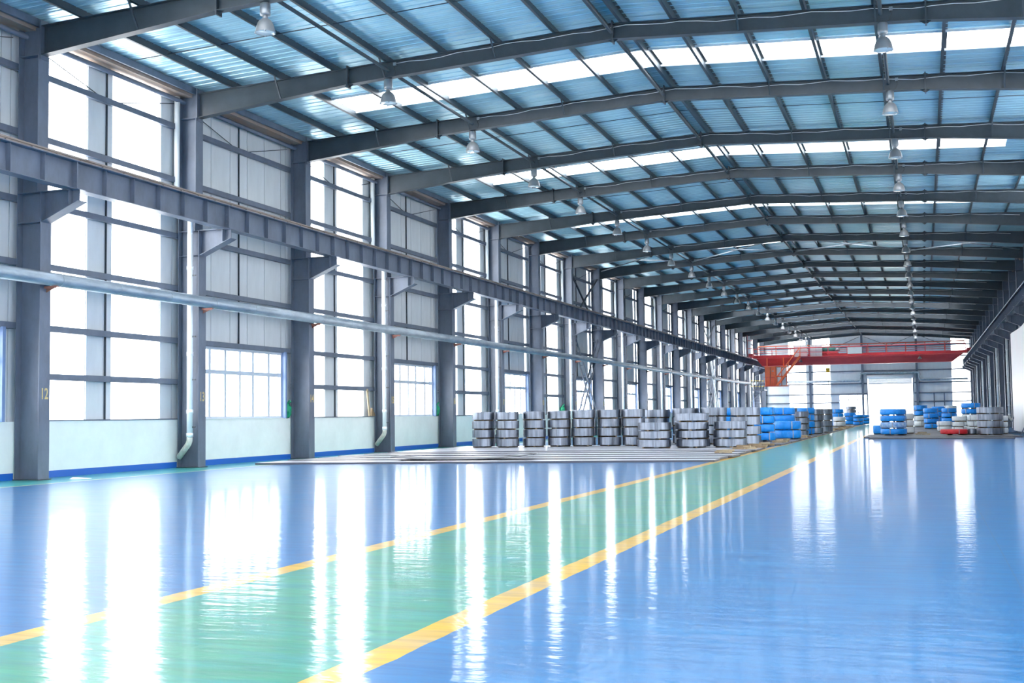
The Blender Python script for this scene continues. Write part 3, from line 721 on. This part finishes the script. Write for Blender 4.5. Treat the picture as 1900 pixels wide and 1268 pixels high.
# ------------------------------------------------------------------ valve platform at the far left
Pm = empty('valve_platform', (-17.0, 134.2, 0)); tag(Pm, 'small valve platform with stair beside far left column', 'platform')
def pp(n, mb, mt): return mb.build(n, mt, Pm)
pp('deck', MB().box(-.7, .75, -1.2, 1.2, 3.55, 3.68), 'paint')
pp('brace', MB().bar((.6, -1.1, 3.55), (-.75, -1.1, 2.3), .07, .07), 'galv')
for k, yy in enumerate((-1.0, -.4, .2, .8)):
    pp('valve_pipe', MB().tube([(-.5+.3*k, yy, 3.68), (-.5+.3*k, yy, 4.6)], .08, 10), 'galv')
    for z in (4.0, 4.62): pp('handwheel', MB().tube([(-.5+.3*k, yy, z), (-.5+.3*k, yy, z+.05)], .16, 12), 'valve_yellow')
pp('header_pipe', MB().tube([(-.5, -.1, 4.35), (.7, -.1, 4.35)], .14, 12), 'galv')
pp('riser_pipe', MB().tube([(-.2, -1.1, 3.7), (-.2, -1.1, 5.1), (.7, -1.1, 5.5)], .03, 6), 'galv')
for xo in (-.35, .35):
    pp('stair_stringer', MB().bar((xo-.1, -1.2, 3.6), (xo+.5, -3.4, .0), .05, .14), 'paint')
for k in range(12):
    t = (k+.5)/12; pp('stair_tread', MB().box(-.45+.6*t, .25+.6*t, -1.3-2.2*t, -1.1-2.2*t, 3.6-3.6*t, 3.62-3.6*t), 'galv')
lad = empty('wall_ladder', (-17.35, YF(14)+1.2, 0)); tag(lad, 'grey steel ladder leaning on left columns below the crane girder', 'ladder')
for yo in (-.3, .3): MB().bar((.5, yo-.5, 0), (-.25, yo, 6.0), .05, .07).build('ladder_rail', 'galv', lad)
for k in range(18):
    t = (k+.5)/18; MB().tube([(.5-.75*t, -.8+.5*t, 6*t), (.5-.75*t, -.2+.5*t, 6*t)], .02, 6).build('rung', 'galv', lad)

# ------------------------------------------------------------------ white board on the right
Bd = empty('white_board', (4.36, 57.0, 0)); tag(Bd, 'tall white board standing along the right columns at picture edge', 'board')
bm = MB(); N = 12
vs, fs = [], []
for k in range(N+1):
    y = -9.5+19*k/N; bow = .05*math.sin(k*.9)
    for z in (.14, 5.05): vs += [(bow, y, z), (bow+.05, y, z)]
for k in range(N):
    a = k*4; b_ = a+4
    fs += [(a, b_, b_+2, a+2), (a+1, a+3, b_+3, b_+1), (a+2, b_+2, b_+3, a+3), (a, a+1, b_+1, b_)]
fs += [(0, 2, 3, 1), (N*4, N*4+1, N*4+3, N*4+2)]
bm.add(vs, fs).build('sheet', 'board', Bd)
for y in (-9.2, 0, 9.2):
    MB().bar((.06, y, .03), (.06, y, 4.9), .06, .06).build('upright', 'paint', Bd)
    MB().bar((-.45, y, .03), (.45, y, .03), .08, .06).build('foot', 'paint', Bd)
    MB().bar((-.42, y, .05), (.03, y, .95), .05, .05).build('stay', 'paint', Bd)

# ------------------------------------------------------------------ steel plates on the floor
yl = [28.95, 30.55, 32.15, 33.85, 35.5, 37.1, 38.7, 40.3, 41.9, 43.5, 45.1]
yr = [30.75, 31.75, 33.45, 35.05, 37.0, 38.6, 40.1, 41.5, 43.0, 44.2, 45.3]
def plate(xa, xb, ya, yb, wa, wb, z, t, lab, group, mt='plate', cat='steel plate', lift=0.):
    mx_ = (xa+xb)/2; my = (ya+yb)/2
    o = MB().add([(x-mx_, y-my, zz+lf) for zz in (0, t) for x, y, lf in ((xa, ya, lift), (xb, yb, lift), (xb, yb+wb, 0), (xa, ya+wa, 0))],
                 [(3, 2, 1, 0), (4, 5, 6, 7), (0, 1, 5, 4), (1, 2, 6, 5), (2, 3, 7, 6), (3, 0, 4, 7)])
    ob = o.build('steel_plate', mt, loc=(mx_, my, z)); ob.data.materials.append(MAT['strap_dark'])
    for p in ob.data.polygons: p.material_index = 0 if abs(p.normal.z) > .5 else 1
    tag(ob, lab, cat, group); return ob
xr_ = [-5.05, -5.1, -5.0, -5.1, -5.15, -5.05, -5.1, -5.3, -5.3, -5.2]
for k in range(10):
    plate(-17.2+.1*(k % 3), xr_[k], yl[k], yr[k], yl[k+1]-yl[k]-.1, yr[k+1]-yr[k]-.1, .0, .05,
          'long flat steel plate on the floor before the coils, %s from the front' % ORD[k], 'steel plates by the left coils', lift=(.022 if 0 < k < 6 else 0))
cp_ = MB()
vs, fs = [], []
for k in range(13):
    t = k/12; x = -1.9+3.9*t; z = .02+.10*(abs(t-.45)*1.9)**2.4
    vs += [(x, -.55, z), (x, .55, z+.01), (x, -.55, z+.018), (x, .55, z+.028)]
for k in range(12):
    a = k*4; b_ = a+4; fs += [(a, b_, b_+1, a+1), (a+2, a+3, b_+3, b_+2), (a, a+2, b_+2, b_), (a+1, b_+1, b_+3, a+3)]
fs += [(0, 1, 3, 2), (48, 50, 51, 49)]
tag(cp_.add(vs, fs).build('steel_plate', 'plate_dark', loc=(-12.0, 31.1, .05), rz=.17), 'curled dark steel plate lying loose on top of the flat plates', 'steel plate', 'steel plates by the left coils')
for k, (xa, xb, ya, yb, wd, z) in enumerate(((-2.3, 3.55, 54.9, 54.2, 1.6, 0), (-2.6, 4.0, 57.2, 56.6, 2.6, 0), (-2.55, 3.9, 60.0, 59.4, 3.2, 0), (-2.4, 3.9, 63.4, 62.8, 3.4, 0), (-1.6, 3.9, 67.0, 66.6, 5, 0), (-1.4, 3.8, 72.4, 72, 6, 0), (-1.4, 3.8, 78.8, 78.5, 6, 0), (-1.4, 3.8, 85.2, 85, 8, 0))):
    plate(xa, xb, ya, yb, wd, wd, z, .05, 'dark steel base plate under the right group of coils, %s from the front' % ORD[k], 'base plates of the right group', 'plate_dark')
for k in range(19):
    y = 45.5+k*3.9
    plate(-10.6, -5.0, y, y, 3.7, 3.7, 0, .05, 'dark steel base plate under the left coils, %s from the front' % ORD[k], 'base plates of the left coils', 'plate_dark')

# ------------------------------------------------------------------ coils
CM = {}
def coil_meshes(kind, R, H, var):
    k = (kind, R, H, var)
    if k in CM: return CM[k]
    rnd = random.Random(int(R*1000)*7+var*131+len(kind))
    ri = .24 if R < .5 else .26
    mb = MB()
    if kind == 'coil_steel':
        mb.lathe([(ri, 0), (R-.006, 0), (R, .006)], 48, smooth=False); 
        q = 5; po = 0
        for j in range(q):                                            # strip courses with tiny proud edges
            z0 = .006+(H-.012)*j/q; z1 = .006+(H-.012)*(j+1)/q; o_ = rnd.uniform(-.003, .003)
            mb.lathe([(R+po, z0), (R+o_, z0)], 48, smooth=False); mb.lathe([(R+o_, z0), (R+o_, z1)], 48); po = o_
        mb.lathe([(R, H-.006), (R-.006, H), (ri, H), (ri, 0)], 48, smooth=False)
    else:
        prof = [(ri*.9, .01), (R*.93, .0), (R*.985, .02), (R*1.0, H*.2), (R*1.012, H*.4), (R*1.012, H*.6), (R*1.0, H*.8), (R*.985, H-.02), (R*.93, H), (ri*.9, H-.02), (ri*.8, H*.5), (ri*.9, .01)]
        mb.lathe(prof, 56, jit=.012, rnd=rnd)
    body = mb.mesh('coil_body', kind)
    straps = []; ns = 5 if kind == 'coil_steel' else 3
    for j in range(ns):
        t = 2*math.pi*(j+.5*rnd.random())/ns+.9*var; ca, sa = math.cos(t), math.sin(t)
        def q3(r_, w, z): return (r_*ca-w*sa, r_*sa+w*ca, z)
        e = .012 if kind == 'coil_steel' else .022; rr_ = R*(1 if kind == 'coil_steel' else 1.012)
        vs = []
        for r_, z in ((ri+.02, H+.001), (rr_+.001+e*.3, H+.001), (rr_+e*.3, -.0), (rr_-.004, -.0), (rr_-.004, H-.004), (ri+.02, H-.004)):
            hw_ = .007 if kind == 'coil_steel' else .018; vs += [q3(r_, -hw_, z), q3(r_, hw_, z)]
        straps.append(MB().add(vs, [(0, 1, 3, 2), (2, 3, 5, 4), (4, 5, 7, 6), (6, 7, 9, 8), (8, 9, 11, 10), (10, 11, 1, 0)]).mesh('strap', 'strap_dark' if kind == 'coil_steel' else 'strap'))
    CM[k] = (body, straps); return CM[k]
NM = {'coil_steel': ('steel_coil', 'bare steel strip coil'), 'wrap_blue': ('wrapped_coil', 'blue wrapped coil'), 'wrap_pale': ('wrapped_coil', 'pale blue plastic wrapped coil'), 'wrap_white': ('wrapped_coil', 'white wrapped coil'), 'wrap_red': ('wrapped_coil', 'red wrapped coil')}
WB = MB().box(-.2, .2, -.03, .03, 0, .042).mesh('spacer_block', 'wood_dark')
LEV = {1: ['standing alone'], 2: ['lower', 'upper'], 3: ['bottom', 'middle', 'top'], 4: ['bottom', 'second lowest', 'second highest', 'top'], 5: ['bottom', 'second lowest', 'middle', 'second highest', 'top']}
vcount = 0
def stack(x, y, Dm, kinds, top, where, group):
    global vcount
    n = len(kinds); R = round(Dm/2, 3); step = (top-.05)/n; H = round(step-.044, 3); z = .094
    for lv, kd in enumerate(kinds):
        kn = kd; nm, desc = NM[kn]; vcount += 1
        body, straps = coil_meshes(kn, R, H, vcount % 3)
        jx, jy = (random.uniform(-.02, .02), random.uniform(-.02, .02)) if n > 1 else (0, 0)
        c = empty(nm, (x+jx, y+jy, z), random.uniform(-.5, .5)+vcount)
        lab = '%s %s' % (desc, where) if n == 1 else '%s, %s of %s' % (desc, LEV[n][lv], where)
        tag(c, lab, 'coil', group)
        link('coil_body', body, c); 
        for q in straps: link('strap', q, c)
        for k in range(3):
            t = k*2.094+.4
            q = link('spacer_block', WB, c, loc=((R-.22)*math.cos(t), (R-.22)*math.sin(t), -.043), rz=t)
        z += step
ST, BL, PB, WH, RD = 'coil_steel', 'wrap_blue', 'wrap_pale', 'wrap_white', 'wrap_red'
GA = 'coils in the front row by the left wall'
for k, (x, y, dm, tp) in enumerate(((-15.72, 43.0, .86, 1.38), (-14.76, 42.95, .86, 1.37), (-13.9, 43.55, .86, 1.38), (-13.02, 43.85, .88, 1.39), (-12.1, 44.0, .87, 1.41), (-11.2, 44.3, .90, 1.41), (-10.27, 44.4, .88, 1.42))):
    stack(x, y, dm, [ST]*4, tp, 'the front row, %s stack from left' % ORD[k], GA)
GB = 'wide coils at the right end of the plates'
stack(-8.85, 41.4, 1.16, [ST]*3, .93, 'leftmost of the three wide front stacks', GB)
stack(-7.60, 41.8, 1.16, [ST]*4, 1.23, 'middle of the three wide front stacks', GB)
stack(-6.34, 42.05, 1.14, [ST]*3, .94, 'rightmost of the three wide front stacks', GB)
stack(-6.2, 44.9, 1.08, [ST]*4, 1.43, 'tall stack just behind the rightmost wide front stack', GB)
GC = 'coils behind the wide front stacks'
stack(-9.9, 46.7, 1.05, [ST]*4, 1.39, 'back stack left of the leftmost wide one', GC)
stack(-9.15, 49.2, .95, [BL]*4, 1.42, 'blue stack showing between bare stacks at the back', GC)
stack(-8.72, 46.5, 1.02, [ST]*4, 1.43, 'back stack between left and middle wide ones', GC)
stack(-7.6, 46.3, .98, [ST]*4, 1.44, 'stack behind the middle wide front stack', GC)
stack(-7.15, 48.4, .9, [BL]*4, 1.42, 'blue stack glimpsed left of the tall bare stack', GC)
GD = 'coils along the left edge of the aisle'
stack(-6.28, 50.2, 1.06, [BL]*4, 1.43, 'narrow blue stack next to the bare steel stacks', GD)
stack(-5.66, 53.75, 1.2, [BL]*2, .83, 'big low blue pair at the aisle edge', GD)
stack(-6.02, 55.4, 1.1, [BL]*4, 1.42, 'blue stack right behind the big low blue pair', GD)
stack(-5.56, 58.2, .92, [ST]*4, 1.24, 'bare stack next beyond the blue aisle stacks', GD)
stack(-6.3, 60.4, .95, [ST]*4, 1.42, 'bare stack set back beyond the blue aisle stacks', GD)
stack(-5.74, 63.3, .95, [BL]*4, 1.42, 'blue stack between two bare aisle stacks', GD)
stack(-5.44, 65.7, .86, [ST]*4, 1.36, 'bare aisle stack past the narrow blue one', GD)
stack(-5.3, 70.0, .92, [ST]*4, 1.36, 'last bare aisle stack before the wood', GD)
stack(-6.6, 74, .95, [ST]*4, 1.40, 'bare stack set back behind the last aisle stack', GD)
stack(-6.1, 95.5, .9, [WH]*2, .79, 'white pair far along the left of the aisle', GD)
stack(-6.4, 98.4, .92, [BL]*4, 1.38, 'blue stack rising behind the far white pair', GD)
stack(-6.05, 108.6, .95, [BL]*3, 1.07, 'far blue stack of three beyond the white pair', GD)
stack(-5.1, 103.5, .8, [BL]*3, .9, 'small far blue stack closest to the aisle', GD)
stack(-6.4, 117.2, .92, [ST]*5, 1.64, 'farthest bare steel stack before the end window', GD)
stack(-5.0, 112.4, .88, [BL]*3, .85, 'far blue stack left of the open shutter door', GD)
stack(-5.9, 113.6, .88, [BL]*3, .85, 'far blue stack second from the shutter door', GD)
GR = 'coils in the group right of the aisle'
stack(-2.02, 63.4, .82, [BL], .50, 'low at the left end of the right group', GR)
stack(-1.38, 60.9, 1.2, [BL, PB, BL, BL], 1.30, 'big front stack left of red coil', GR)
stack(-.88, 64.9, .80, [WH]*3, 1.07, 'white stack behind the big blue one', GR)
stack(-.2, 91.2, .9, [WH, WH, BL, BL], 1.56, 'mixed far stack', GR)
stack(.44, 80.4, .9, [BL]*4, 1.33, 'slim blue stack in middle of the right group', GR)
stack(.95, 87.0, .9, [BL]*4, 1.45, 'blue stack peeking out behind the slim blue one', GR)
stack(1.58, 84.0, .93, [BL]*4, 1.32, 'blue stack behind the white coils', GR)
stack(1.06, 70.2, .78, [WH]*2, .60, 'low white pair behind the left of the red coil', GR)
stack(1.72, 66.3, .72, [WH]*3, .89, 'white stack behind the red coil', GR)
stack(2.44, 66.1, .68, [WH]*3, .92, 'white stack left of the tall bare right stack', GR)
stack(2.35, 68.3, .96, [WH, WH, WH, BL, BL], 1.57, 'tallest mixed stack with two blue on top', GR)
stack(1.31, 60.4, 1.2, [RD], .32, 'on the floor in front of the right group', GR)
stack(2.12, 61.2, .78, [ST], .32, 'small, between the red coil and tall bare stack', GR)
stack(2.9, 60.4, 1.16, [ST]*4, 1.33, 'tall bare stack at the right of the group', GR)
stack(3.42, 62.3, .74, [WH]*3, .91, 'white stack behind right side of tall bare stack', GR)
stack(1.75, 88.2, .82, [WH]*5, 1.50, 'back white stack in the right group', GR)

# ------------------------------------------------------------------ timber offcuts along the aisle
tm = [MB().box(-.15-.04*v, .15+.04*v, -.04, .04, 0, .05+.01*v).mesh('timber_offcut', 'wood' if v < 2 else 'wood_dark') for v in range(3)]
def pile(x, y, n, spread, where):
    for k in range(n):
        v = random.randrange(3); lv = 0 if k < n*.55 or spread > 1.5 else 1
        o = link('timber_offcut', tm[v], None, loc=(x+random.uniform(-.22, .22)*(1-.6*lv), y+random.uniform(-spread, spread)*(1-.5*lv), .052+.06*lv), rz=random.uniform(-.7, .7))
        tag(o, 'short wooden offcut ' + where, 'timber', 'offcuts ' + where)
for x, y, n, sp, wh in ((-5.5, 35.4, 7, .35, 'in the small pile on the front plates'), (-5.5, 39.6, 9, .5, 'in the pile before the rightmost wide stack'), (-5.4, 41.3, 7, .5, 'in the pile right of the wide stacks'),
                        (-5.38, 43.6, 5, .5, 'scattered by the tall bare stack'), (-5.35, 48.8, 16, 1.0, 'in the pile before the narrow blue stack'), (-5.28, 56.7, 7, .45, 'by the bare stack beyond the blue pair'),
                        (-5.28, 74, 10, 2.0, 'in the pile after the last bare aisle stack'), (-5.28, 81, 16, 3, 'in the long far pile along the aisle'), (-5.28, 90, 16, 3.5, 'in the farthest pile along the aisle'), (-.1, 62.2, 6, .7, 'lying right of the big blue front stack')):
    pile(x, y, n, sp, wh)
tb = [MB().box(-.6, .6, -.05, .05, 0, .04).mesh('timber_bearer', 'wood')]
for k, x in enumerate((-16.2, -16.7)):
    tag(link('timber_bearer', tb[0], None, loc=(x, 41.6+.7*k, 0), rz=.1*k), 'wooden bearer left of the front coil row, ' + ['nearer one', 'farther one'][k], 'timber', 'bearers by the left wall')

# ------------------------------------------------------------------ small things
def lump(seed, r, sq):
    rnd = random.Random(seed); mb = MB(); prof = []
    for j in range(9):
        t = math.pi*j/8; prof.append((max(.004, r*math.sin(t)**.8), r*sq*(1-math.cos(t))))
    mb.lathe(prof, 14, jit=.16, rnd=rnd); return mb
for k, (y, lab) in enumerate(((32.98, 'green bag on the sill between window and column 14'), (45.02, 'green bag on the sill between window and column 16'), (62.9, 'green bag on the sill left of the braced bay'))):
    b_ = empty('green_bag', (-18.47, y, SILL+.03)); tag(b_, lab, 'bag', 'green bags on the sill')
    lump(k+3, .13, 1.5).build('bag_body', 'bag_green', b_); MB().tube([(0, 0, .36), (.03, .02, .46), (.09, .05, .5)], [.05, .03, .06], 8).build('tied_neck', 'bag_green', b_)
tag(MB().bar((-18.42, 38.7, SILL+.04), (-18.44, 38.55, SILL+.98), .11, .03, (1, 0, 0)).build('plank', 'wood'), 'short wooden plank standing on the sill beside column 15', 'plank')
tag(MB().prism([(38.85, SILL+.035), (39.15, SILL+.035), (39.1, SILL+.12), (38.87, SILL+.32)], 'x', -18.46, -18.40).build('board_scrap', 'wood_dark'), 'brown triangular board scrap on the sill beside column 15', 'board')
tag(MB().add([(-.22, -.06, .002), (.2, -.05, .002), (.22, .06, .004), (-.2, .07, .03), (-.22, -.06, .005), (.2, -.05, .005), (.22, .06, .007), (-.2, .07, .034)],
             [(3, 2, 1, 0), (4, 5, 6, 7), (0, 1, 5, 4), (1, 2, 6, 5), (2, 3, 7, 6), (3, 0, 4, 7)]).build('paper_sheet', 'paper', loc=(-17.3, 21.9, 0), rz=.3), 'white sheet of paper on the green floor by column 12', 'paper')
